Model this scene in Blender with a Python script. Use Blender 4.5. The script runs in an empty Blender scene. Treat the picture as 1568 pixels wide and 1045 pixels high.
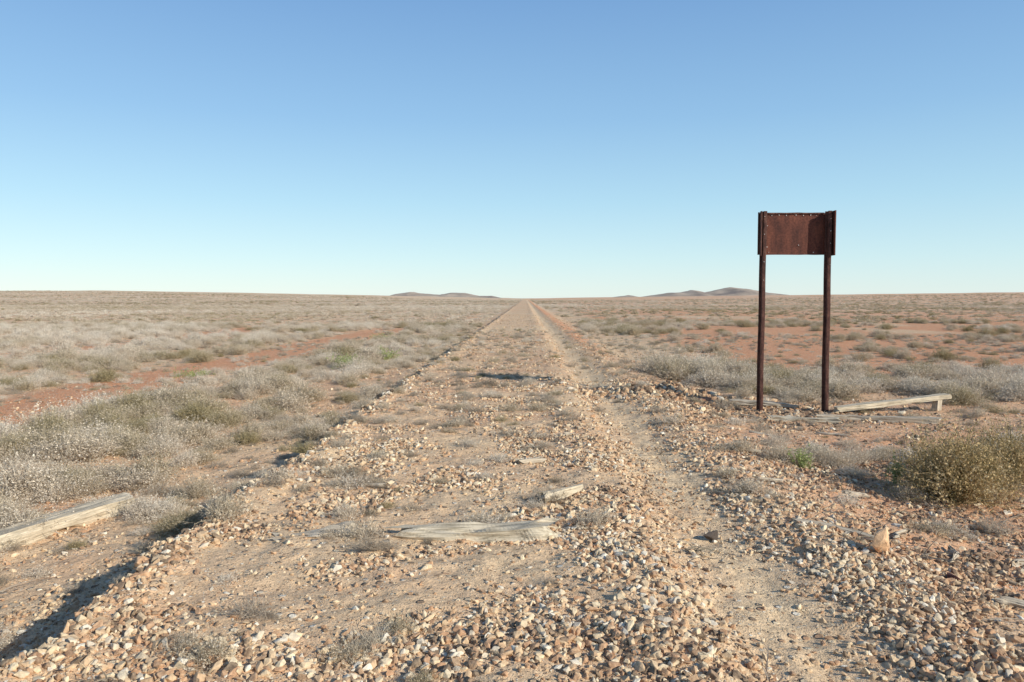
import bpy, bmesh, math, random
import numpy as np
from mathutils import Vector, Matrix
rng=np.random.default_rng(7); random.seed(7)
scene=bpy.context.scene
scene.view_settings.view_transform='Standard'; scene.view_settings.look='None'; scene.view_settings.exposure=0

# ------------------------------------------------------------ noise
def _h(ix,iy,s):
    n=(ix.astype(np.int64)*374761393+iy.astype(np.int64)*668265263+s*974634777)&0xffffffff
    n=((n^(n>>13))*1274126177)&0xffffffff
    n=((n^(n>>16))*2246822519)&0xffffffff
    return ((n^(n>>15))&0xffffff)/float(0xffffff)
def vn(x,y,s=0):
    x=np.asarray(x,float);y=np.asarray(y,float)
    x,y=np.broadcast_arrays(x,y)
    ix=np.floor(x);iy=np.floor(y);fx=x-ix;fy=y-iy
    fx=fx*fx*(3-2*fx);fy=fy*fy*(3-2*fy)
    a=_h(ix,iy,s);b=_h(ix+1,iy,s);c=_h(ix,iy+1,s);d=_h(ix+1,iy+1,s)
    return (a*(1-fx)+b*fx)*(1-fy)+(c*(1-fx)+d*fx)*fy
def fbm(x,y,s=0,o=4):
    t=0;a=.5;n=0
    for i in range(o):
        t=t+a*vn(x*2**i+i*17.3,y*2**i+i*9.1,s+i);n+=a;a*=.5
    return t/n
def ss(x,a,b):
    t=np.clip((np.asarray(x,float)-a)/(b-a),0,1);return t*t*(3-2*t)
def gs(x,c,w): return np.exp(-((np.asarray(x,float)-c)/w)**2)

# ------------------------------------------------------------ terrain
RX=[-6000,-900,-545,-440,-320,-160,-110,-40,100,200,300,520,900,6000]
RZ=[9,9,8.6,9.9,8.0,4.4,2.0,0.2,0.2,1.8,4.5,8.0,9,9]
def H(x,y):
    x=np.asarray(x,float);y=np.asarray(y,float)
    e=-2.33+0.30*(fbm(y*0.8,y*0+3.3,11,3)-.5)+0.22*(vn(y*3.1,y*0,12)-.5)
    d=e-x
    dr=.88+.4*vn(y*.9,y*0+1.7,14)
    z=-0.33*dr*ss(d,0,.17)-(.45-.33*dr)*ss(d,.15,1.6)-.05*gs(d,.35,.2)
    z=z+0.04*gs(d,-.12,.16)*(0.4+1.2*vn(x*2.5,y*2.5,5))
    z=z+0.03*gs(x,.62,.28)*(0.4+vn(x*2,y*2,6)) -0.06*ss(x,.8,1.15)-0.04*gs(x,1.42,.3)
    z=z+0.04*gs(x,2.05,.25)*(0.3+vn(x*2,y*2,8)) -0.18*ss(x,2.1,3.7)
    z=z+.15*np.exp(-((x-2.7)/.85)**2-((y-14.0)/.45)**2)*(.5+vn(x*3,y*3,9))
    emb=ss(x,-3.2,-2.4)*(1-ss(x,2.2,3.2))
    z=z+(0.05+.02*(1-emb))*(fbm(x*1.4,y*1.4,21,3)-.5)
    z=z+0.040*(fbm(x*7,y*7,22,2)-.5)
    z=z+(1-emb)*0.16*(fbm(x*.16,y*.16,23,3)-.5)*ss(np.hypot(x-4.5,y-12.9),2,9)
    far=ss(y,220,800)
    z=z+far*np.interp(x,RX,RZ)
    z=z+ss(y,60,400)*0.9*(fbm(x*.02,y*.02,31,3)-.5)*ss(np.abs(x),3,40)
    return z
def H1(x,y): return float(H(np.array([x]),np.array([y]))[0])

def geo(a,b,s0,g):
    out=[a];s=s0
    while out[-1]<b: s*=g; out.append(out[-1]+s)
    return out
xr=np.array(geo(5,5500,.06,1.045)); xl=-np.array(geo(5,5500,.06,1.045))[::-1]
xs=np.concatenate([xl[:-1],np.arange(-5,5.001,.028),xr[1:]])
ys=np.concatenate([-np.array(geo(0,60,.3,1.25))[::-1][:-1],np.arange(0,2.5,.1),np.arange(2.5,9,.03),np.array(geo(9,6500,.03,1.018))])
X,Y=np.meshgrid(xs,ys); Z=H(X,Y)
ny,nx=X.shape
me=bpy.data.meshes.new('ground')
co=np.stack([X,Y,Z],-1).reshape(-1,3)
me.vertices.add(len(co)); me.vertices.foreach_set('co',co.ravel())
idx=np.arange(nx*ny).reshape(ny,nx)
f=np.stack([idx[:-1,:-1],idx[:-1,1:],idx[1:,1:],idx[1:,:-1]],-1).reshape(-1,4)
me.loops.add(f.size); me.loops.foreach_set('vertex_index',f.ravel().astype(np.int32))
me.polygons.add(len(f)); me.polygons.foreach_set('loop_start',(np.arange(len(f))*4).astype(np.int32))
me.update(calc_edges=True); me.validate()
me.polygons.foreach_set('use_smooth',np.ones(len(f),bool))
ground=bpy.data.objects.new('ground',me); scene.collection.objects.link(ground)

def strip(x,y,w=1.5):
    c=-9.4+.6*(vn(y*.12,y*0,42)-.5)-.4*gs(y,21,4)
    return np.exp(-(np.abs(x-c)/w)**4)*(1-ss(y,46,64))
def redmask(x,y):
    r=0.24+0.6*(fbm(x*.3,y*.12,41,3)-.4)
    r=np.where(x<-4.5,r+.10,r)
    r=np.maximum(r,strip(x,y)*1.4)
    r=np.maximum(r,gs(x,-18.5,1.8)*(1-ss(y,50,80))*1.2)
    rt=ss(x,4.5,8)*ss(y,16,20)*(1-.4*ss(y,60,140))*ss(fbm(x*.09,y*.05,44,3),.18,.32)*1.3
    r=np.maximum(r,rt)
    r=np.maximum(r,1.2*gs(x,2.3,.5)*ss(y,16,30))
    r=r*(1-.8*gs(x,1.45,.4))
    r=r+ .28*ss(x,2.0,3.3)*(1-ss(y,9,16))
    return np.clip(r,0,1.2)
def sandy(x,y):
    s=gs(x,1.42+.14*(vn(y*.6,y*0,47)-.5),.29)*(1-.45*ss(y,13,20))*(.85+.3*(vn(x*2,y*1.2,49)-.5))
    s=np.maximum(s,.75*ss(fbm(x*1.3,y*1.3,45,3),.50,.66)*(np.abs(x+.7)<1.6))
    s=np.maximum(s,.5*gs(x,-3.5,.5)*ss(fbm(x*.8,y*.5,46,2),.3,.6))
    s=np.maximum(s,gs(x,-.6,.85)*gs(y,4.15,.36)*.85)
    return np.clip(s,0,1)
def shrubd(x,y):
    n=fbm(x*.55,y*.34,51,3)
    ed=.5*(vn(y*.5,y*0,53)-.5)+.8*ss(y,8,18)
    L=(1-ss(x-ed,-4.5,-3.8))*(.14+.86*ss(n,.37,.52))
    L=L*(1-strip(x,y,1.95))*(1-.95*gs(x,-18.5,1.8))
    R=ss(x,2.8,3.6)*(.9*gs(y,17.5,2.2)*ss(x,3.2,4.2)+ .38*ss(y,20,26)*ss(fbm(x*.16,y*.11,52,3),.48,.62)+.30*ss(y,60,140)*ss(n,.4,.5))
    R=R+ss(x,2.6,3.5)*.03
    return np.clip(L+R,0,1)
def attr(o,name,v):
    a=o.data.attributes.new(name,'FLOAT','POINT'); a.data.foreach_set('value',np.asarray(v,np.float32).ravel())
attr(ground,'red',redmask(X,Y)); attr(ground,'sandy',sandy(X,Y))
veg=np.where(np.abs(X+.1)<3.3,0,1)*ss(Y,40,140)*np.where(X<0,.6,.42)
attr(ground,'veg',veg)

# ------------------------------------------------------------ node helpers
def newmat(name):
    m=bpy.data.materials.new(name);m.use_nodes=True
    nt=m.node_tree; b=nt.nodes['Principled BSDF']; b.inputs['Roughness'].default_value=.9
    b.inputs['Specular IOR Level'].default_value=.2
    return m,nt,b
def N(nt,t,**k):
    n=nt.nodes.new(t)
    for a,v in k.items(): setattr(n,a,v)
    return n
def noise(nt,vec,scale,detail=4,rough=.6,dim='3D'):
    n=N(nt,'ShaderNodeTexNoise'); n.inputs['Scale'].default_value=scale;n.inputs['Detail'].default_value=detail;n.inputs['Roughness'].default_value=rough
    nt.links.new(vec,n.inputs['Vector']); return n
def ramp(nt,fac,stops,interp='LINEAR'):
    r=N(nt,'ShaderNodeValToRGB'); r.color_ramp.interpolation=interp
    e=r.color_ramp.elements
    while len(e)<len(stops): e.new(.5)
    for i,(p,c) in enumerate(stops):
        e[i].position=p; e[i].color=(c[0],c[1],c[2],1) if not isinstance(c,(int,float)) else (c,c,c,1)
    nt.links.new(fac,r.inputs[0]); return r
def mix(nt,fac,a,b,mode='MIX'):
    m=N(nt,'ShaderNodeMix',data_type='RGBA',blend_type=mode)
    for s,v in ((0,fac),(6,a),(7,b)):
        if hasattr(v,'links'): nt.links.new(v,m.inputs[s])
        elif isinstance(v,(int,float)): m.inputs[s].default_value=v if s==0 else (v,v,v,1)
        else: m.inputs[s].default_value=(v[0],v[1],v[2],1)
    return m.outputs[2]
def math_(nt,op,a,b=0.0,clamp=False):
    m=N(nt,'ShaderNodeMath',operation=op); m.use_clamp=clamp
    for i,v in enumerate((a,b)):
        if hasattr(v,'links'): nt.links.new(v,m.inputs[i])
        else: m.inputs[i].default_value=v
    return m.outputs[0]
def attrn(nt,name,inst=False):
    a=N(nt,'ShaderNodeAttribute'); a.attribute_name=name
    if inst: a.attribute_type='INSTANCER'
    return a.outputs['Fac']

STONE=[(0,(.11,.08,.06)),(.14,(.27,.17,.11)),(.28,(.48,.26,.145)),(.42,(.58,.39,.235)),(.58,(.70,.53,.34)),(.74,(.82,.68,.47)),(.88,(.60,.52,.42)),(1,(.90,.83,.69))]
# ground material
m,nt,b=newmat('desert_ground_mat')
tc=N(nt,'ShaderNodeTexCoord').outputs['Object']
n1=noise(nt,tc,.9,6,.6); n2=noise(nt,tc,14,5,.7); n3=noise(nt,tc,90,3,.7)
nbig=noise(nt,tc,.035,5,.6)
red=attrn(nt,'red'); sn=attrn(nt,'sandy'); vg=attrn(nt,'veg')
rf=math_(nt,'ADD',red,math_(nt,'MULTIPLY',math_(nt,'SUBTRACT',n1.outputs[0],.5),1.1),True)
col=mix(nt,rf,(.89,.65,.40),(.84,.37,.18))
col=mix(nt,math_(nt,'MULTIPLY',sn,.6),col,(.82,.60,.37))
c2=ramp(nt,n2.outputs[0],[(.3,.68),(.7,1.15)]); col=mix(nt,1.0,col,c2.outputs[0],'MULTIPLY')
c3=ramp(nt,n3.outputs[0],[(.3,.66),(.65,1.12)]); col=mix(nt,1.0,col,c3.outputs[0],'MULTIPLY')
hsum=None
for sc,th in ((38,.30),(85,.33),(14,.26)):
    v=N(nt,'ShaderNodeTexVoronoi'); v.inputs['Scale'].default_value=sc; nt.links.new(tc,v.inputs['Vector'])
    sep=N(nt,'ShaderNodeSeparateColor'); nt.links.new(v.outputs['Color'],sep.inputs[0])
    keep=math_(nt,'GREATER_THAN',sep.outputs[1],math_(nt,'ADD',math_(nt,'MULTIPLY',sn,.40),.45))
    ins=ramp(nt,v.outputs['Distance'],[(th,1.0),(th+.12,0.0)])
    msk=math_(nt,'MULTIPLY',keep,ins.outputs[0])
    pc=ramp(nt,sep.outputs[0],STONE)
    col=mix(nt,math_(nt,'MULTIPLY',msk,.8),col,pc.outputs[0])
    hh=math_(nt,'MULTIPLY',msk,.35/sc)
    hsum=hh if hsum is None else math_(nt,'ADD',hsum,hh)
nv=noise(nt,tc,.55,5,.65); nv2=noise(nt,tc,.06,4,.6)
vm=math_(nt,'MULTIPLY',ramp(nt,math_(nt,'ADD',math_(nt,'MULTIPLY',nv.outputs[0],.6),math_(nt,'MULTIPLY',nv2.outputs[0],.4)),[(.44,0.0),(.52,1.0)]).outputs[0],vg)
vc=ramp(nt,nbig.outputs[0],[(.35,(.48,.38,.24)),(.5,(.64,.53,.38)),(.65,(.82,.72,.57))])
col=mix(nt,vm,col,vc.outputs[0])
nt.links.new(col,b.inputs['Base Color'])
hs=math_(nt,'ADD',hsum,math_(nt,'ADD',math_(nt,'MULTIPLY',n2.outputs[0],.022),math_(nt,'MULTIPLY',n3.outputs[0],.006)))
bp=N(nt,'ShaderNodeBump'); bp.inputs['Strength'].default_value=.9; bp.inputs['Distance'].default_value=1.0
nt.links.new(hs,bp.inputs['Height']); nt.links.new(bp.outputs[0],b.inputs['Normal'])
me.materials.append(m)

# stone material
def stone_mat(name,tint=None):
    m,nt,b=newmat(name)
    tc=N(nt,'ShaderNodeTexCoord').outputs['Object']
    if tint is None:
        t=attrn(nt,'tint',True); c=ramp(nt,t,STONE).outputs[0]
    else:
        rgb=N(nt,'ShaderNodeRGB'); rgb.outputs[0].default_value=(*tint,1); c=rgb.outputs[0]
    n=noise(nt,tc,2.2 if tint is None else 8,5,.7)
    v=ramp(nt,n.outputs[0],[(.3,.60),(.7,1.18)])
    c=mix(nt,1.0,c,v.outputs[0],'MULTIPLY')
    if tint is None: c=mix(nt,ramp(nt,n.outputs[0],[(.4,.05),(.7,.38)]).outputs[0],c,(.78,.58,.37))
    nt.links.new(c,b.inputs['Base Color'])
    bp=N(nt,'ShaderNodeBump'); bp.inputs['Strength'].default_value=.6; bp.inputs['Distance'].default_value=.01
    nt.links.new(n.outputs[0],bp.inputs['Height']); nt.links.new(bp.outputs[0],b.inputs['Normal'])
    return m
stone_m=stone_mat('stone_mat')
def leaf_mat(name,stops,inst=True,trans=.25):
    m,nt,b=newmat(name)
    tc=N(nt,'ShaderNodeTexCoord').outputs['Object']
    if inst:
        t=attrn(nt,'tint',True)
    else:
        t=noise(nt,tc,5,3,.6).outputs[0]
    lf=attrn(nt,'lf')
    tt=math_(nt,'ADD',t,math_(nt,'MULTIPLY',math_(nt,'SUBTRACT',lf,.5),.35),True)
    c=ramp(nt,tt,stops).outputs[0]
    v=ramp(nt,lf,[(0,.6),(1,1.15)]); c=mix(nt,1.0,c,v.outputs[0],'MULTIPLY')
    nt.links.new(c,b.inputs['Base Color'])
    tr=N(nt,'ShaderNodeBsdfTranslucent'); nt.links.new(c,tr.inputs[0])
    ms=N(nt,'ShaderNodeMixShader'); ms.inputs[0].default_value=trans
    nt.links.new(b.outputs[0],ms.inputs[1]); nt.links.new(tr.outputs[0],ms.inputs[2])
    nt.links.new(ms.outputs[0],nt.nodes['Material Output'].inputs[0])
    return m
GREY=[(0,(.44,.36,.19)),(.22,(.58,.48,.32)),(.45,(.73,.61,.46)),(.75,(.86,.75,.61)),(1,(.94,.85,.71))]
shrub_m=leaf_mat('grey_shrub_mat',GREY)
straw_m=leaf_mat('dry_grass_mat',[(0,(.40,.33,.24)),(.5,(.60,.50,.39)),(1,(.78,.68,.52))])
green_m=leaf_mat('green_leaf_mat',[(0,(.26,.32,.11)),(.5,(.40,.46,.17)),(1,(.5,.50,.25))],inst=False,trans=.3)
olive_m=leaf_mat('olive_leaf_mat',[(.3,(.20,.17,.08)),(.42,(.42,.32,.15)),(.55,(.74,.54,.28)),(.7,(.50,.41,.26))],inst=False,trans=.3)

# ------------------------------------------------------------ prototypes
def coll(name): return bpy.data.collections.new(name)
def mesh_np(name,v,fl,mat,lf=None):
    me=bpy.data.meshes.new(name); me.from_pydata(v.tolist(),[],fl if isinstance(fl,list) else fl.tolist())
    if lf is not None:
        a=me.attributes.new('lf','FLOAT','POINT'); a.data.foreach_set('value',lf.astype(np.float32))
    me.materials.append(mat); me.update(); return me
def hull(name,r,flat,n,mat,bev=0):
    bm=bmesh.new()
    p=r.normal(size=(n,3)); p/=np.linalg.norm(p,axis=1)[:,None]
    p=p*r.uniform(.75,1.12,(n,1))*np.array([1,r.uniform(.55,.9),flat])*.5
    for q in p: bm.verts.new(q)
    g=bmesh.ops.convex_hull(bm,input=bm.verts)
    kill=[v for v in bm.verts if not v.link_faces]
    if kill: bmesh.ops.delete(bm,geom=kill,context='VERTS')
    if bev: bmesh.ops.bevel(bm,geom=bm.edges[:],offset=bev,segments=1,affect='EDGES')
    me=bpy.data.meshes.new(name); bm.to_mesh(me); bm.free(); me.materials.append(mat); return me
stones=coll('stone_prototypes')
r0=np.random.default_rng(3)
for i in range(20):
    o=bpy.data.objects.new('stone_%02d'%i,hull('stone',r0,r0.uniform(.35,.75),int(r0.integers(10,20)),stone_m,.022)); stones.objects.link(o)
def bush_mesh(name,mat,seed,nst=200,R=.5,Hh=.45,lv=14,ls=.013,w=.0035,emin=5,side=3,clump=6,spread=.08,leafstart=.35):
    r=np.random.default_rng(seed)
    cl=r.uniform(0,2*np.pi,clump); ce=r.uniform(15,85,clump); cs=r.uniform(.75,1.1,clump)
    k=r.integers(0,clump,nst)
    az=cl[k]+r.normal(0,.55,nst); el=np.radians(np.clip(ce[k]+r.normal(0,20,nst),emin,90))
    L=cs[k]*r.uniform(.6,1.05,nst)
    d=np.stack([np.cos(az)*np.cos(el)*R,np.sin(az)*np.cos(el)*R,np.sin(el)*Hh],-1)
    b0=np.stack([r.normal(0,spread,nst),r.normal(0,spread,nst),np.full(nst,-.02)],-1)
    S=5; t=np.linspace(0,1,S)
    bend=r.normal(0,.09,(nst,3))*R*2; bend[:,2]*=.5
    P=b0[:,None]+d[:,None]*(L[:,None,None]*t[None,:,None])+bend[:,None]*(t**2)[None,:,None]+r.normal(0,.012,(nst,S,3))*R*2
    P[:,0]=b0
    allP=[P]; ws=[w]
    for j in range(side):
        kk=r.integers(0,nst,nst); tt=r.uniform(.3,.9,nst)*(S-1); i0=np.floor(tt).astype(int); ff=(tt-i0)[:,None]
        st=P[kk,i0]*(1-ff)+P[kk,np.minimum(i0+1,S-1)]*ff
        dd=d[kk]*.3*r.uniform(.5,1.2,(nst,1))+r.normal(0,.10,(nst,3))*R*2*.8
        Q=st[:,None]+dd[:,None]*t[None,:,None]+r.normal(0,.008,(nst,S,3))*R*2
        Q[:,0]=st; allP.append(Q); ws.append(w*.6)
    V=[];F=[];LF=[];off=0
    for Q,wi in zip(allP,ws):
        n=len(Q); s=r.normal(size=(n,3)); s/=np.linalg.norm(s,axis=1)[:,None]
        ww=wi*np.linspace(1,.35,S)
        A=Q+s[:,None]*ww[None,:,None]; B=Q-s[:,None]*ww[None,:,None]
        v=np.stack([A,B],2).reshape(-1,3); V.append(v)
        base=(np.arange(n)*S*2)[:,None]+np.arange(S-1)[None]*2+off
        F.append(np.stack([base,base+1,base+3,base+2],-1).reshape(-1,4)); off+=len(v)
        LF.append(np.repeat(r.uniform(0,.55,n),S*2))
    if lv:
        AP=np.concatenate(allP); n=len(AP)
        m_=nst*lv; kk=r.integers(0,n,m_); tt=r.uniform(leafstart,1,m_)*(S-1); i0=np.minimum(np.floor(tt).astype(int),S-2); ff=(tt-i0)[:,None]
        c=AP[kk,i0]*(1-ff)+AP[kk,i0+1]*ff+r.normal(0,ls*.6,(m_,3))
        a=r.normal(size=(m_,3)); a/=np.linalg.norm(a,axis=1)[:,None]
        q=np.cross(a,r.normal(size=(m_,3))); q/=np.linalg.norm(q,axis=1)[:,None]
        sz=ls*r.uniform(.6,1.3,(m_,1))
        v=np.stack([c-a*sz,c+q*sz*.5,c+a*sz,c-q*sz*.5],1).reshape(-1,3); V.append(v)
        F.append((np.arange(m_)*4)[:,None]+np.arange(4)[None]+off); off+=len(v)
        LF.append(np.repeat(r.uniform(.2,1,m_),4))
    V=np.concatenate(V); V[:,2]=np.maximum(V[:,2],-.03)
    return mesh_np(name,V,np.concatenate(F),mat,np.concatenate(LF))
def addp(c,name,me): c.objects.link(bpy.data.objects.new(name,me))
shr=coll('shrub_prototypes')
for i in range(6): addp(shr,'shrub_%d'%i,bush_mesh('shrub',shrub_m,100+i,nst=300,lv=13,ls=.013,w=.0045,clump=7+i,spread=.12))
far=coll('far_shrub_prototypes')
for i in range(4): addp(far,'farshrub_%d'%i,bush_mesh('farshrub',shrub_m,200+i,nst=60,lv=7,ls=.045,w=.008,side=1,clump=7))
tuf=coll('tuft_prototypes')
for i in range(6): addp(tuf,'tuft_%d'%i,bush_mesh('tuft',shrub_m if i%2 else straw_m,300+i,nst=170,lv=5 if i%2 else 0,ls=.018,w=.006,R=.5,Hh=.36,side=3,clump=10,spread=.16))
stk=coll('stick_prototypes')
for i in range(5):
    addp(stk,'stick_%d'%i,bush_mesh('stick',straw_m,410+i,nst=5,lv=0,w=.013,R=.6,Hh=.04,side=2,clump=2,spread=.03,emin=0))

# ------------------------------------------------------------ instancer
def scatter(name,c,pos,rot,scl,idx,tint):
    n=len(pos); me=bpy.data.meshes.new(name); me.vertices.add(n); me.vertices.foreach_set('co',np.asarray(pos,np.float32).ravel())
    def A(nm,t,v,key):
        a=me.attributes.new(nm,t,'POINT'); a.data.foreach_set(key,v.ravel())
    A('rot','FLOAT_VECTOR',rot.astype(np.float32),'vector'); A('scl','FLOAT_VECTOR',scl.astype(np.float32),'vector')
    A('idx','INT',idx.astype(np.int32),'value'); A('tint','FLOAT',np.clip(tint,0,1).astype(np.float32),'value')
    o=bpy.data.objects.new(name,me); scene.collection.objects.link(o)
    g=bpy.data.node_groups.new(name+'_nodes','GeometryNodeTree')
    g.interface.new_socket('Geometry',in_out='INPUT',socket_type='NodeSocketGeometry'); g.interface.new_socket('Geometry',in_out='OUTPUT',socket_type='NodeSocketGeometry')
    gi=g.nodes.new('NodeGroupInput'); go=g.nodes.new('NodeGroupOutput'); ip=g.nodes.new('GeometryNodeInstanceOnPoints')
    ci=g.nodes.new('GeometryNodeCollectionInfo'); ci.inputs['Collection'].default_value=c; ci.inputs['Separate Children'].default_value=True; ci.inputs['Reset Children'].default_value=True
    def na(nm,t):
        q=g.nodes.new('GeometryNodeInputNamedAttribute'); q.data_type=t; q.inputs['Name'].default_value=nm; return q.outputs['Attribute']
    e=g.nodes.new('FunctionNodeEulerToRotation'); L=g.links.new
    L(gi.outputs[0],ip.inputs['Points']); L(ci.outputs[0],ip.inputs['Instance']); ip.inputs['Pick Instance'].default_value=True
    L(na('idx','INT'),ip.inputs['Instance Index']); L(na('rot','FLOAT_VECTOR'),e.inputs[0]); L(e.outputs[0],ip.inputs['Rotation']); L(na('scl','FLOAT_VECTOR'),ip.inputs['Scale'])
    L(ip.outputs[0],go.inputs[0])
    md=o.modifiers.new('scatter','NODES'); md.node_group=g
    return o
def cand(y0,y1,dens,xa=None):
    area=.9*(y1*y1-y0*y0)+8*(y1-y0); n=int(area*dens)
    y=np.sqrt(rng.uniform(y0*y0,y1*y1,n)); x=rng.uniform(-1,1,n)*(.86*y+2.5)
    return x,y

# gravel
P=[];S=[]
def gravel_d(x,y):
    emb=ss(x,-2.6,-2.3)*(1-ss(x,2.3,3.6))
    g=.44*emb+.17+.12*gs(x,-3.1,.7)+.34*ss(x,1.8,2.4)*(1-ss(x,4.5,7))*(1-ss(y,13,18))
    g=g*(0.22+1.40*ss(fbm(x*1.9,y*1.9,61,3),.38,.66))
    g=g+.35*gs(x,-2.3,.2)+.28*gs(x,.68,.3)+.3*gs(x,2.0,.25)
    g=g+.35*(1-ss(y,3.5,4.0))*ss(fbm(x*1.5,y*1.5,63,2),.32,.5)
    g=g*(1-.90*sandy(x,y))
    g=np.where(x<-4.3,g*.4,g)
    return np.clip(g,0,1)
for y0,y1,dn,smin,smax,pw in ((1.5,5.5,2700,.008,.080,2.6),(5.5,9,1350,.012,.082,2.5),(9,16,470,.018,.088,2.2),(16,30,120,.025,.09,1.9),(30,75,14,.04,.11,1.5)):
    x,y=cand(y0,y1,dn)
    k=rng.uniform(size=len(x))<gravel_d(x,y)*(np.where(y>20,(np.abs(x)<4.5),1))
    x=x[k];y=y[k];n=len(x)
    u=rng.uniform(size=n); s=smin+(smax-smin)*u**pw*1.0
    s=s*(1-.45*sandy(x,y))
    P.append(np.stack([x,y],-1));S.append(s)
x=rng.normal(2.6,.75,620);y=rng.normal(13.9,.45,620);P.append(np.stack([x,y],-1));S.append(rng.uniform(.06,.20,620))
x=rng.normal(4.3,.9,700);y=rng.normal(12.7,.55,700);P.append(np.stack([x,y],-1));S.append(rng.uniform(.03,.14,700))
y=rng.uniform(2,40,900);x=-2.36+rng.normal(0,.14,900);P.append(np.stack([x,y],-1));S.append(rng.uniform(.04,.12,900))
P=np.concatenate(P);S=np.concatenate(S);n=len(P);x,y=P.T
T=.49+.25*rng.normal(size=n)-.20*ss(x,1.9,3.2)-.14*(fbm(x*.9,y*.9,65,2)>.55)-.18*np.exp(-((x-2.7)/1.2)**2-((y-13.9)/.9)**2)
T=np.where(rng.uniform(size=n)<.03,.95,T)
T=np.clip(T,.03,1)
z=H(x,y)+S*.07
rot=np.stack([rng.normal(0,.45,n),rng.normal(0,.45,n),rng.uniform(0,6.28,n)],-1)
scl=S[:,None]*np.stack([rng.uniform(.8,1.35,n),rng.uniform(.8,1.1,n),rng.uniform(.85,1.4,n)],-1)
scatter('gravel_stones',stones,np.stack([x,y,z],-1),rot,scl,rng.integers(0,20,n),T)
print('stones',n)

# shrubs
def put(name,c,nproto,x,y,s,hs,tint,sink=.0,tilt=.08):
    n=len(x); z=H(x,y)-sink
    rot=np.stack([rng.normal(0,tilt,n),rng.normal(0,tilt,n),rng.uniform(0,6.28,n)],-1)
    scl=np.stack([s,s*rng.uniform(.8,1.1,n),s*hs],-1)
    scatter(name,c,np.stack([x,y,z],-1),rot,scl,rng.integers(0,nproto,n),tint)
    print(name,n)
A=[]
for y0,y1,dn,s0,s1 in ((2.5,15,4.8,.35,1.05),(15,60,3.4,.3,1.05)):
    x,y=cand(y0,y1,dn); k=rng.uniform(size=len(x))<shrubd(x,y); x=x[k];y=y[k]
    s=rng.uniform(s0,s1,len(x)); s=s*(.6+.7*fbm(x*.5,y*.5,71,2))
    s=np.where(x<-3,s*(0.7+.35*ss(-x,3.9,5)),s)
    A.append((x,y,s))
def blob(cx,cy,rx,ry,n,s0,s1):
    A.append((rng.normal(cx,rx,n),rng.normal(cy,ry,n),rng.uniform(s0,s1,n)))
blob(4.6,18.3,.7,1.0,26,.9,1.3); blob(6.3,16.2,1.4,.5,22,.7,1.0); blob(9.5,14.9,1.6,.4,24,.6,1.0); blob(5.2,14.6,.5,.3,4,.4,.7)
blob(-3.4,7.2,.25,.3,9,.35,.6); blob(-2.95,11.2,.15,.4,6,.45,.7); blob(-4.4,6.0,.25,.4,4,.3,.5); blob(-3.5,4.6,.2,.4,4,.3,.5)
blob(-5.2,8.4,.6,.4,12,.6,.9); blob(-6.6,9.6,.8,.4,12,.6,.9); blob(-5.0,10.5,.6,.5,9,.5,.8)
blob(3.1,8.5,.45,.25,7,.35,.55); blob(3.8,9.0,.6,.25,7,.35,.55); blob(5.6,8.6,.4,.4,7,.6,.9)
x=np.concatenate([a[0] for a in A]);y=np.concatenate([a[1] for a in A]);s=np.concatenate([a[2] for a in A])
k=~((x>3.3)&(x<7.8)&(y>10.6)&(y<13.7)); x=x[k];y=y[k];s=s[k]
tint=.47+.45*(fbm(x*.25,y*.15,72,3)-.5)*2+.18*rng.normal(size=len(x))-.05*(x>3)+.2*((x>3)&(y>13)&(y<20.5))+.2*(x<-8)*gs(y,46,14)
put('saltbush_scrub',shr,6,x,y,s,rng.uniform(.55,1.0,len(x)),np.clip(tint,0,.88),.01)
A=[]
for y0,y1,dn,s0,s1 in ((60,200,.75,.6,1.4),(200,700,.06,1.4,3.2)):
    x,y=cand(y0,y1,dn); k=(rng.uniform(size=len(x))<np.clip(shrubd(x,y)*1.1,0,1))&(np.abs(x+.2)>3.6); x=x[k];y=y[k]
    A.append((x,y,rng.uniform(s0,s1,len(x))))
x=np.concatenate([a[0] for a in A]);y=np.concatenate([a[1] for a in A]);s=np.concatenate([a[2] for a in A])
tint=.48+.5*(fbm(x*.03,y*.02,73,3)-.5)*2+.14*rng.normal(size=len(x))-.1*(x>3)
put('distant_scrub',far,4,x,y,s,rng.uniform(.35,.6,len(x))/np.maximum(s,1)**.5,tint,.01)
# tufts
A=[]
x,y=cand(2.2,40,9.5)
band=.28+.72*ss(np.cos(2*np.pi*(y-6.76)/1.55),.2,.9)
d=np.where((x>-2.2)&(x<.5),.8*band,np.where((x>.5)&(x<1.9),.08,np.where((x>-4.8)&(x<-2.3),.5,np.where(x>1.9,.34,.3))))
k=rng.uniform(size=len(x))<d*(.3+1.2*ss(fbm(x*.8,y*.8,75,2),.3,.6)); x=x[k];y=y[k]
s=rng.uniform(.14,.46,len(x))*rng.uniform(.45,1,len(x))
put('dry_grass_tufts',tuf,6,x,y,s,rng.uniform(.7,1.25,len(x)),.48+.2*rng.normal(size=len(x)),.003,.15)
x,y=cand(2.2,18,4.0); k=rng.uniform(size=len(x))<np.where(x>1.8,.9,.32); x=x[k];y=y[k]
put('fallen_twigs',stk,5,x,y,rng.uniform(.15,.65,len(x)),np.ones(len(x)),.40+.3*rng.normal(size=len(x)),-.02,.06)

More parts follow.
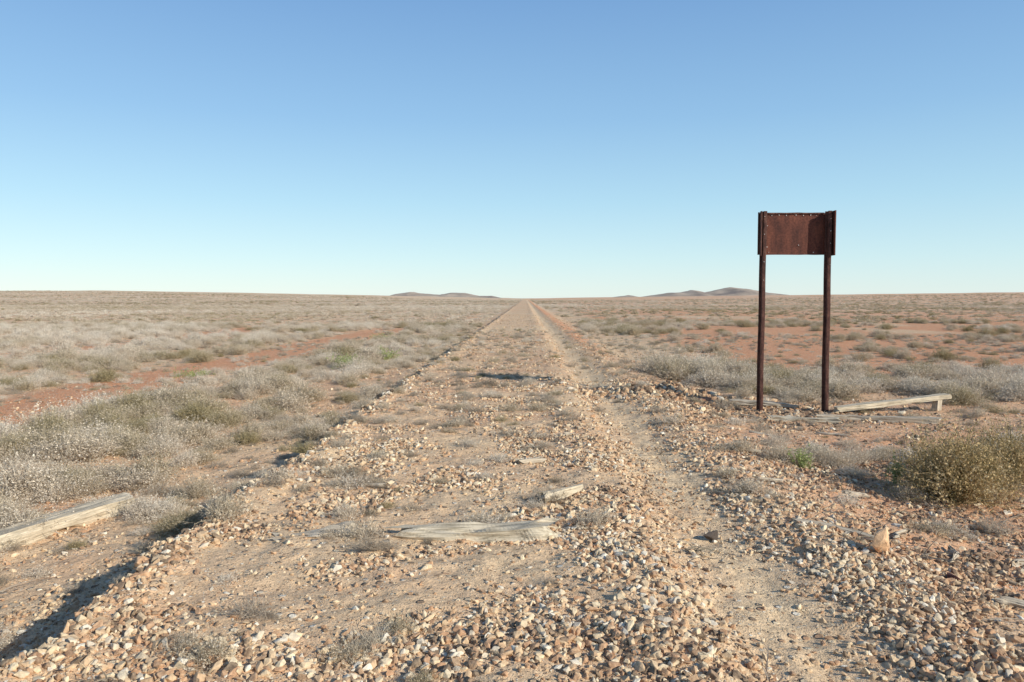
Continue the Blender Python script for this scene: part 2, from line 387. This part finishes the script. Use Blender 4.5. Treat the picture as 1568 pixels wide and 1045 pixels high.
# single plants
def plant(name,mat,x,y,seed,**k):
    o=bpy.data.objects.new(name,bush_mesh(name,mat,seed,**k)); o.location=(x,y,H1(x,y)); scene.collection.objects.link(o); return o
plant('olive_bush',olive_m,4.05,7.35,501,nst=620,R=.64,Hh=.62,lv=22,ls=.013,clump=12,spread=.14,side=3)
plant('olive_bush',olive_m,4.95,7.95,502,nst=420,R=.55,Hh=.62,lv=18,ls=.012,clump=10,spread=.12)
plant('green_herb',green_m,2.95,8.2,503,nst=40,R=.13,Hh=.22,lv=10,ls=.013,spread=.03)
plant('green_herb',green_m,3.75,7.8,504,nst=40,R=.12,Hh=.28,lv=10,ls=.012,spread=.03)
plant('green_herb',green_m,-5.3,22.5,505,nst=80,R=.5,Hh=.42,lv=13,ls=.024,spread=.15)
plant('green_herb',green_m,-4.6,25.5,506,nst=80,R=.5,Hh=.42,lv=13,ls=.024,spread=.15)
plant('green_herb',green_m,-8.9,20.3,507,nst=70,R=.55,Hh=.15,lv=10,ls=.02,spread=.2)
plant('green_herb',green_m,-7.2,38,508,nst=70,R=.8,Hh=.4,lv=10,ls=.03,spread=.2)

# ------------------------------------------------------------ wood
def wood_mat(name,dark,light):
    m,nt,b=newmat(name); tc=N(nt,'ShaderNodeTexCoord').outputs['Object']
    mp=N(nt,'ShaderNodeMapping'); mp.inputs['Scale'].default_value=(1.5,28,28); nt.links.new(tc,mp.inputs[0])
    n=noise(nt,mp.outputs[0],2.2,6,.65); n2=noise(nt,tc,5,4,.6)
    c=ramp(nt,n.outputs[0],[(.3,tuple(v*.3 for v in dark)),(.42,dark),(.62,light)]).outputs[0]
    v=ramp(nt,n2.outputs[0],[(.3,.75),(.7,1.1)]); c=mix(nt,1.0,c,v.outputs[0],'MULTIPLY')
    nt.links.new(c,b.inputs['Base Color'])
    bp=N(nt,'ShaderNodeBump'); bp.inputs['Strength'].default_value=.8; bp.inputs['Distance'].default_value=.012
    nt.links.new(n.outputs[0],bp.inputs['Height']); nt.links.new(bp.outputs[0],b.inputs['Normal']); return m
woodA=wood_mat('weathered_wood_mat',(.46,.38,.27),(.74,.63,.47)); woodB=wood_mat('grey_wood_mat',(.40,.33,.25),(.64,.54,.41))
def beam(name,p0,p1,w,h,mat,seed=0,bend=0.,rough=.012,ragged=.06,parent=None,segs=44,wig=0.):
    r=np.random.default_rng(seed); p0=Vector(p0);p1=Vector(p1); L=(p1-p0).length
    sec=[]
    for (a,bb) in ((-1,-1),(-.5,-1.03),(0,-1),(.5,-1.03),(1,-1),(1.02,-.4),(1.02,.3),(.97,.97),(.5,1.0),(.1,.93),(-.3,1.02),(-.97,.97),(-1.02,.3),(-1.02,-.4)):
        sec.append((a*w/2,bb*h/2))
    sec=np.array(sec); k=len(sec); V=[]
    rag0=r.uniform(0,ragged,k);rag1=r.uniform(0,ragged,k)
    for i in range(segs+1):
        t=i/segs
        wg=wig*(float(vn(np.array([t*5.]),np.array([.5]),seed+3))-.5)
        for j,(a,bb) in enumerate(sec):
            xx=t*L + (rag0[j]*(1-t)**6 - rag1[j]*t**6)
            nzv=float(vn(np.array([t*L*5+j*.6]),np.array([j*.5]),seed))-.5
            nz2=float(vn(np.array([t*L*1.6]),np.array([j*.25+5]),seed+9))-.5
            q=1+ (nzv*rough*2+nz2*rough*3)/max(h,w)*2
            V.append((xx,a*q+bend*math.sin(math.pi*t)+wg,bb*q))
    F=[]
    for i in range(segs):
        for j in range(k):
            F.append((i*k+j,(i+1)*k+j,(i+1)*k+(j+1)%k,i*k+(j+1)%k))
    F.append(tuple(range(k))); F.append(tuple(reversed(range(segs*k,segs*k+k))))
    me=bpy.data.meshes.new(name); me.from_pydata(V,[],F); me.materials.append(mat); me.update()
    bm=bmesh.new(); bm.from_mesh(me); bmesh.ops.recalc_face_normals(bm,faces=bm.faces); bm.to_mesh(me); bm.free()
    o=bpy.data.objects.new(name,me)
    xax=(p1-p0).normalized(); yax=Vector((0,0,1)).cross(xax).normalized(); zax=xax.cross(yax)
    M=Matrix((xax,yax,zax)).transposed().to_4x4(); M.translation=p0; o.matrix_world=M
    scene.collection.objects.link(o); return o
def gbeam(name,x0,y0,x1,y1,w,h,mat,seed,up0=.0,up1=.0,**k):
    return beam(name,(x0,y0,H1(x0,y0)+up0),(x1,y1,H1(x1,y1)+up1),w,h,mat,seed,**k)
gbeam('railway_sleeper',-1.02,5.28,.36,5.34,.20,.11,woodA,1,-.002,.012,bend=-.07,rough=.05,ragged=.3)
gbeam('railway_sleeper',-1.78,5.20,-1.10,5.27,.17,.08,woodB,2,-.006,-.010,rough=.04,ragged=.2)
gbeam('railway_sleeper',-4.75,5.1,-3.93,7.6,.22,.14,woodA,3,.07,.07,bend=.06,rough=.02,ragged=.2)
gbeam('wood_fragment',.10,6.10,.50,6.38,.065,.07,woodA,4,.04,.05,ragged=.1)
gbeam('wood_fragment',-.10,7.55,.22,7.7,.05,.05,woodB,5,.02,.02,ragged=.1)
gbeam('fallen_branch',1.95,5.75,2.55,5.35,.035,.03,woodB,15,.03,.02,bend=.07,rough=.01,ragged=.1,wig=.10)
gbeam('fallen_branch',1.85,5.1,2.3,4.95,.028,.025,woodB,16,.02,.02,bend=-.05,rough=.01,ragged=.1,wig=.08)
gbeam('fallen_branch',2.65,5.5,2.95,5.85,.028,.025,woodB,17,.03,.03,bend=.04,rough=.01,ragged=.1,wig=.08)
gbeam('fallen_branch',2.9,5.2,3.1,5.6,.022,.02,woodB,18,.02,.03,bend=-.04,rough=.01,ragged=.1,wig=.06)
fr=random.Random(12)
for i,(fx,fy,fl) in enumerate([(2.1,7.2,.35),(2.9,7.0,.28),(3.3,6.3,.3),(2.75,4.5,.20),(3.4,5.4,.24),(2.35,8.6,.3),(3.0,10.4,.5),(4.0,10.7,.45),(3.3,12.3,.5),(5.4,12.1,.5),(-1.5,6.7,.3),(.3,9.0,.35)]):
    a=fr.uniform(-.7,.7); w_=fr.uniform(.025,.045)
    gbeam('wood_fragment',fx,fy,fx+fl*math.cos(a),fy+fl*math.sin(a),w_,w_*.8,woodB,30+i,.02,.025,rough=.008,ragged=.09,wig=.03,segs=16)
gbeam('railway_sleeper',3.75,11.95,4.75,11.55,.16,.09,woodA,6,.02,.03,rough=.02,ragged=.12)
gbeam('timber_plank',4.55,12.15,6.25,11.6,.15,.07,woodB,7,.03,.04,rough=.015,ragged=.1)
gbeam('timber_plank',3.55,13.5,4.7,13.15,.12,.06,woodB,21,.04,.06,rough=.015,ragged=.1)
zb=H1(6.9,13.0)
beam('stub_post',(6.88,12.96,zb-.08),(6.90,12.97,zb+.20),.10,.10,woodB,8,rough=.006,ragged=.02,segs=8)
beam('timber_plank',(5.06,12.62,H1(5.1,12.62)+.07),(7.14,13.03,zb+.24),.15,.075,woodA,9,rough=.008,ragged=.04)

# ------------------------------------------------------------ rusty station sign
def rust_mat(name,c0,c1,c2,sc=3,streak=.3):
    m,nt,b=newmat(name); b.inputs['Roughness'].default_value=.7; b.inputs['Metallic'].default_value=.15
    tc=N(nt,'ShaderNodeTexCoord').outputs['Object']
    mp=N(nt,'ShaderNodeMapping'); mp.inputs['Scale'].default_value=(3,3,.8); nt.links.new(tc,mp.inputs[0])
    n=noise(nt,mp.outputs[0],sc,6,.65); n2=noise(nt,tc,30,4,.7); n3=noise(nt,mp.outputs[0],9,4,.7)
    c=ramp(nt,n.outputs[0],[(.35,c0),(.5,c1),(.68,c2)]).outputs[0]
    v=ramp(nt,n2.outputs[0],[(.35,.65),(.65,1.2)]); c=mix(nt,1.0,c,v.outputs[0],'MULTIPLY')
    st=ramp(nt,n3.outputs[0],[(.66,0.0),(.76,streak)]); c=mix(nt,st.outputs[0],c,(.36,.20,.12))
    nt.links.new(c,b.inputs['Base Color'])
    bp=N(nt,'ShaderNodeBump'); bp.inputs['Strength'].default_value=.4; bp.inputs['Distance'].default_value=.004
    nt.links.new(n2.outputs[0],bp.inputs['Height']); nt.links.new(bp.outputs[0],b.inputs['Normal']); return m
rustP=rust_mat('rusty_plate_mat',(.080,.032,.025),(.135,.049,.034),(.20,.073,.046),2.2)
rustR=rust_mat('rusty_rail_mat',(.05,.025,.02),(.10,.045,.035),(.17,.085,.06),6)
dotm,nt_,b_=newmat('bolt_and_hole_dot_mat'); b_.inputs['Base Color'].default_value=(.6,.56,.52,1); b_.inputs['Roughness'].default_value=.5  # pale colour stands in for bright sky seen through the plate's holes
sign=bpy.data.objects.new('rusty_station_sign',None); SY=12.9; sign.location=(4.48,SY,-.25); scene.collection.objects.link(sign)
def child(name,me,loc=(0,0,0),rot=(0,0,0)):
    o=bpy.data.objects.new(name,me); o.parent=sign; o.location=loc; o.rotation_euler=rot; scene.collection.objects.link(o); return o
def rail(zlo,zhi):
    half=[(.0,-.062),(.026,-.060),(.031,-.050),(.031,-.034),(.024,-.026),(.008,-.020),(.007,.030),(.012,.036),(.046,.046),(.048,.054),(0,.054)]
    sec=half[:-1]+[(-a,bb) for a,bb in reversed(half[1:-1])]
    k=len(sec); n=30; V=[];F=[]
    for i in range(n+1):
        z=zlo+(zhi-zlo)*i/n
        for a,bb in sec: V.append((a+.003*math.sin(i*.5),bb,z))
    for i in range(n):
        for j in range(k): F.append((i*k+j,i*k+(j+1)%k,(i+1)*k+(j+1)%k,(i+1)*k+j))
    F.append(tuple(range(k)));F.append(tuple(reversed(range(n*k,n*k+k))))
    me=bpy.data.meshes.new('rail_post'); me.from_pydata(V,[],F); me.materials.append(rustR); me.update()
    bm=bmesh.new(); bm.from_mesh(me); bmesh.ops.recalc_face_normals(bm,faces=bm.faces); bm.to_mesh(me); bm.free(); return me
child('post_1',rail(-.3,3.33),(-.555,0,0),(0,.004,0)); child('post_2',rail(-.3,3.33),(.515,-.04,0),(0,-.003,0))
def sheet(name,x0,x1,z0,z1,y,th,mat,nx=40,nz=20,am=.006):
    bm=bmesh.new(); g=[]
    for s in (0,1):
        row=[]
        for j in range(nz+1):
            for i in range(nx+1):
                u=i/nx;v=j/nz; xx=x0+(x1-x0)*u; zz=z0+(z1-z0)*v
                if j in(0,nz): zz+=.006*(float(vn(np.array([u*9]),np.array([v*3.]),91))-.5)
                yy=y+am*2*(float(vn(np.array([u*3]),np.array([v*2.]),90))-.5)
                row.append(bm.verts.new((xx,yy+s*th,zz)))
        g.append(row)
    W=nx+1
    for s in (0,1):
        for j in range(nz):
            for i in range(nx):
                q=[g[s][j*W+i],g[s][j*W+i+1],g[s][(j+1)*W+i+1],g[s][(j+1)*W+i]]
                bm.faces.new(q if s==0 else q[::-1])
    rim=[j*W for j in range(nz)]+[nz*W+i for i in range(nx)]+[j*W+nx for j in range(nz,0,-1)]+[i for i in range(nx,0,-1)]
    for a,bb in zip(rim,rim[1:]+rim[:1]): bm.faces.new([g[0][a],g[0][bb],g[1][bb],g[1][a]])
    bmesh.ops.recalc_face_normals(bm,faces=bm.faces)
    me=bpy.data.meshes.new(name); bm.to_mesh(me); bm.free(); me.materials.append(mat); return me
child('name_plate',sheet('name_plate',-.625,.595,2.62,3.31,.066,.004,rustP))
child('top_rim',sheet('top_rim',-.50,.46,3.29,3.315,.045,.014,rustR,20,2,.003))
child('edge_strip_1',sheet('edge_strip_1',-.628,-.607,2.62,3.32,.035,.022,rustR,2,20,.002))
child('edge_strip_2',sheet('edge_strip_2',.578,.598,2.62,3.32,.03,.024,rustP,2,20,.002))
child('flange_1',sheet('flange_1',-.606,-.590,2.60,3.33,-.06,.08,rustR,2,20,.002))
child('flange_2',sheet('flange_2',.560,.576,2.60,3.33,-.16,.18,rustP,2,20,.002))
bm=bmesh.new()  # bolt heads; those on the plate stand in for its see-through holes
rb=random.Random(5)
for (bx,bz,by) in [(-.40,3.27,.058),(-.28,3.275,.058),(-.16,3.27,.058),(.0,3.275,.058),(.12,3.27,.058),(.24,3.275,.058),(.33,3.27,.058),(-.47,3.1,.058),(-.47,2.75,.058),(.05,2.78,.058),(.515,3.0,-.106),(.515,2.8,-.106),(.512,3.2,-.106),(-.553,3.24,-.066),(-.553,2.95,-.066),(-.553,2.5,-.066),(.515,2.45,-.106),(-.553,2.2,-.066),(-.44,2.66,.058),(.3,2.66,.058)]:
    rr=rb.uniform(.005,.010)
    bmesh.ops.create_cone(bm,cap_ends=True,segments=6,radius1=rr,radius2=rr*.8,depth=.012,matrix=Matrix.Translation((bx,by,bz))@Matrix.Rotation(math.pi/2,4,'X'))
me2=bpy.data.meshes.new('bolt_and_hole_dots'); bm.to_mesh(me2); bm.free(); me2.materials.append(dotm); child('bolt_and_hole_dots',me2)

# ------------------------------------------------------------ individual rocks
def rock(name,x,y,size,col,seed,tilt=(0,0,0),up=.3):
    r=np.random.default_rng(seed); me=hull(name,r,.8,12,stone_mat(name+'_mat',col),.03)
    o=bpy.data.objects.new(name,me); o.scale=size; o.rotation_euler=tilt; o.location=(x,y,H1(x,y)+size[2]*up); scene.collection.objects.link(o)
rock('upright_rock',2.40,5.10,(.22,.19,.38),(.84,.54,.32),5,(.1,.25,.4),.33)
rock('dark_rock',1.36,5.50,(.21,.16,.12),(.10,.078,.065),6,(0,.1,.5))
rock('dark_rock',2.72,4.85,(.12,.10,.12),(.14,.07,.06),7)
rock('pale_rock',6.0,12.3,(.18,.13,.13),(.72,.60,.44),8)
rock('flat_rock',2.9,14.3,(.46,.30,.16),(.44,.30,.21),9)
rock('flat_rock',3.35,14.0,(.40,.26,.15),(.66,.54,.40),10)
rock('flat_rock',3.1,13.4,(.34,.28,.16),(.38,.18,.11),12)

# ------------------------------------------------------------ distant hills
m,nt,b=newmat('hill_mat'); tc=N(nt,'ShaderNodeTexCoord').outputs['Object']
n=noise(nt,tc,.012,6,.65); c=ramp(nt,n.outputs[0],[(.35,(.24,.20,.17)),(.5,(.40,.32,.25)),(.65,(.54,.43,.33))]).outputs[0]
nt.links.new(c,b.inputs['Base Color'])
def hills(x0,x1,px,pz,yc,seed):
    nx_,ny_=140,24; xs=np.linspace(x0,x1,nx_); ys=np.linspace(-260,260,ny_)
    Xh,Yh=np.meshgrid(xs,ys); prof=np.interp(Xh,px,pz)
    zz=prof*(np.cos(np.pi*Yh/520)**1.3)*(1+.35*(fbm(Xh*.012,Yh*.012,seed,4)-.5))+(fbm(Xh*.03,Yh*.03,seed+3,3)-.5)*3*np.clip(prof/10,0,1)-1
    V=np.stack([Xh,Yh+yc,zz],-1).reshape(-1,3); id_=np.arange(nx_*ny_).reshape(ny_,nx_)
    F=np.stack([id_[:-1,:-1],id_[:-1,1:],id_[1:,1:],id_[1:,:-1]],-1).reshape(-1,4)
    me=bpy.data.meshes.new('distant_hills'); me.from_pydata(V.tolist(),[],F.tolist()); me.materials.append(m)
    for p in me.polygons: p.use_smooth=True
    o=bpy.data.objects.new('distant_hills',me); scene.collection.objects.link(o)
hills(-560,-80,[-560,-500,-440,-380,-330,-290,-240,-180,-130,-80],[4,18,28,20,16,24,22,11,12,0],3000,81)
hills(290,1100,[290,350,400,440,500,560,600,640,690,740,790,850,930,1000,1100],[0,8,15,7,14,26,27,34,23,31,41,37,23,14,0],3000,85)

# ------------------------------------------------------------ light, sky, camera
az=math.radians(122.7); el=math.radians(25.5)
sd=Vector((math.sin(az)*math.cos(el),math.cos(az)*math.cos(el),math.sin(el)))
ld=bpy.data.lights.new('sun','SUN'); ld.energy=5; ld.angle=math.radians(.5); ld.color=(1,.95,.83)
lo=bpy.data.objects.new('sun',ld); lo.rotation_euler=(-sd).to_track_quat('-Z','Y').to_euler(); lo.location=(20,-20,30); scene.collection.objects.link(lo)
w=bpy.data.worlds.new('World'); scene.world=w; w.use_nodes=True; nt=w.node_tree
sk=nt.nodes.new('ShaderNodeTexSky'); sk.sky_type='NISHITA'; sk.sun_disc=False; sk.sun_elevation=el; sk.sun_rotation=az
sk.air_density=1.0; sk.dust_density=.1; sk.ozone_density=2.0
bg=nt.nodes['Background']; nt.links.new(sk.outputs[0],bg.inputs[0]); bg.inputs[1].default_value=.14
# clear-air haze: paler towards the horizon in every direction
tc=N(nt,'ShaderNodeTexCoord'); sp=N(nt,'ShaderNodeSeparateXYZ'); nt.links.new(tc.outputs['Generated'],sp.inputs[0])
rp=ramp(nt,sp.outputs['Z'],[(0,(.73,.90,.93)),(.05,(.61,.86,.95)),(.12,(.46,.75,.93)),(.22,(.31,.57,.86)),(.38,(.18,.38,.72)),(.6,(.09,.20,.43)),(1,(.05,.12,.28))])
bg2=N(nt,'ShaderNodeBackground'); nt.links.new(rp.outputs[0],bg2.inputs[0]); bg2.inputs[1].default_value=1.0
ms=N(nt,'ShaderNodeMixShader'); ms.inputs[0].default_value=.75
nt.links.new(bg.outputs[0],ms.inputs[1]); nt.links.new(bg2.outputs[0],ms.inputs[2]); nt.links.new(ms.outputs[0],nt.nodes['World Output'].inputs[0])
cd=bpy.data.cameras.new('camera'); cam=bpy.data.objects.new('camera',cd); scene.collection.objects.link(cam); scene.camera=cam
cd.sensor_width=36; cd.lens=27.1; cd.clip_end=20000; cd.clip_start=.05
cam.location=(0,0,1.65); cam.rotation_euler=(math.radians(90-3.18),0,math.radians(1.02))
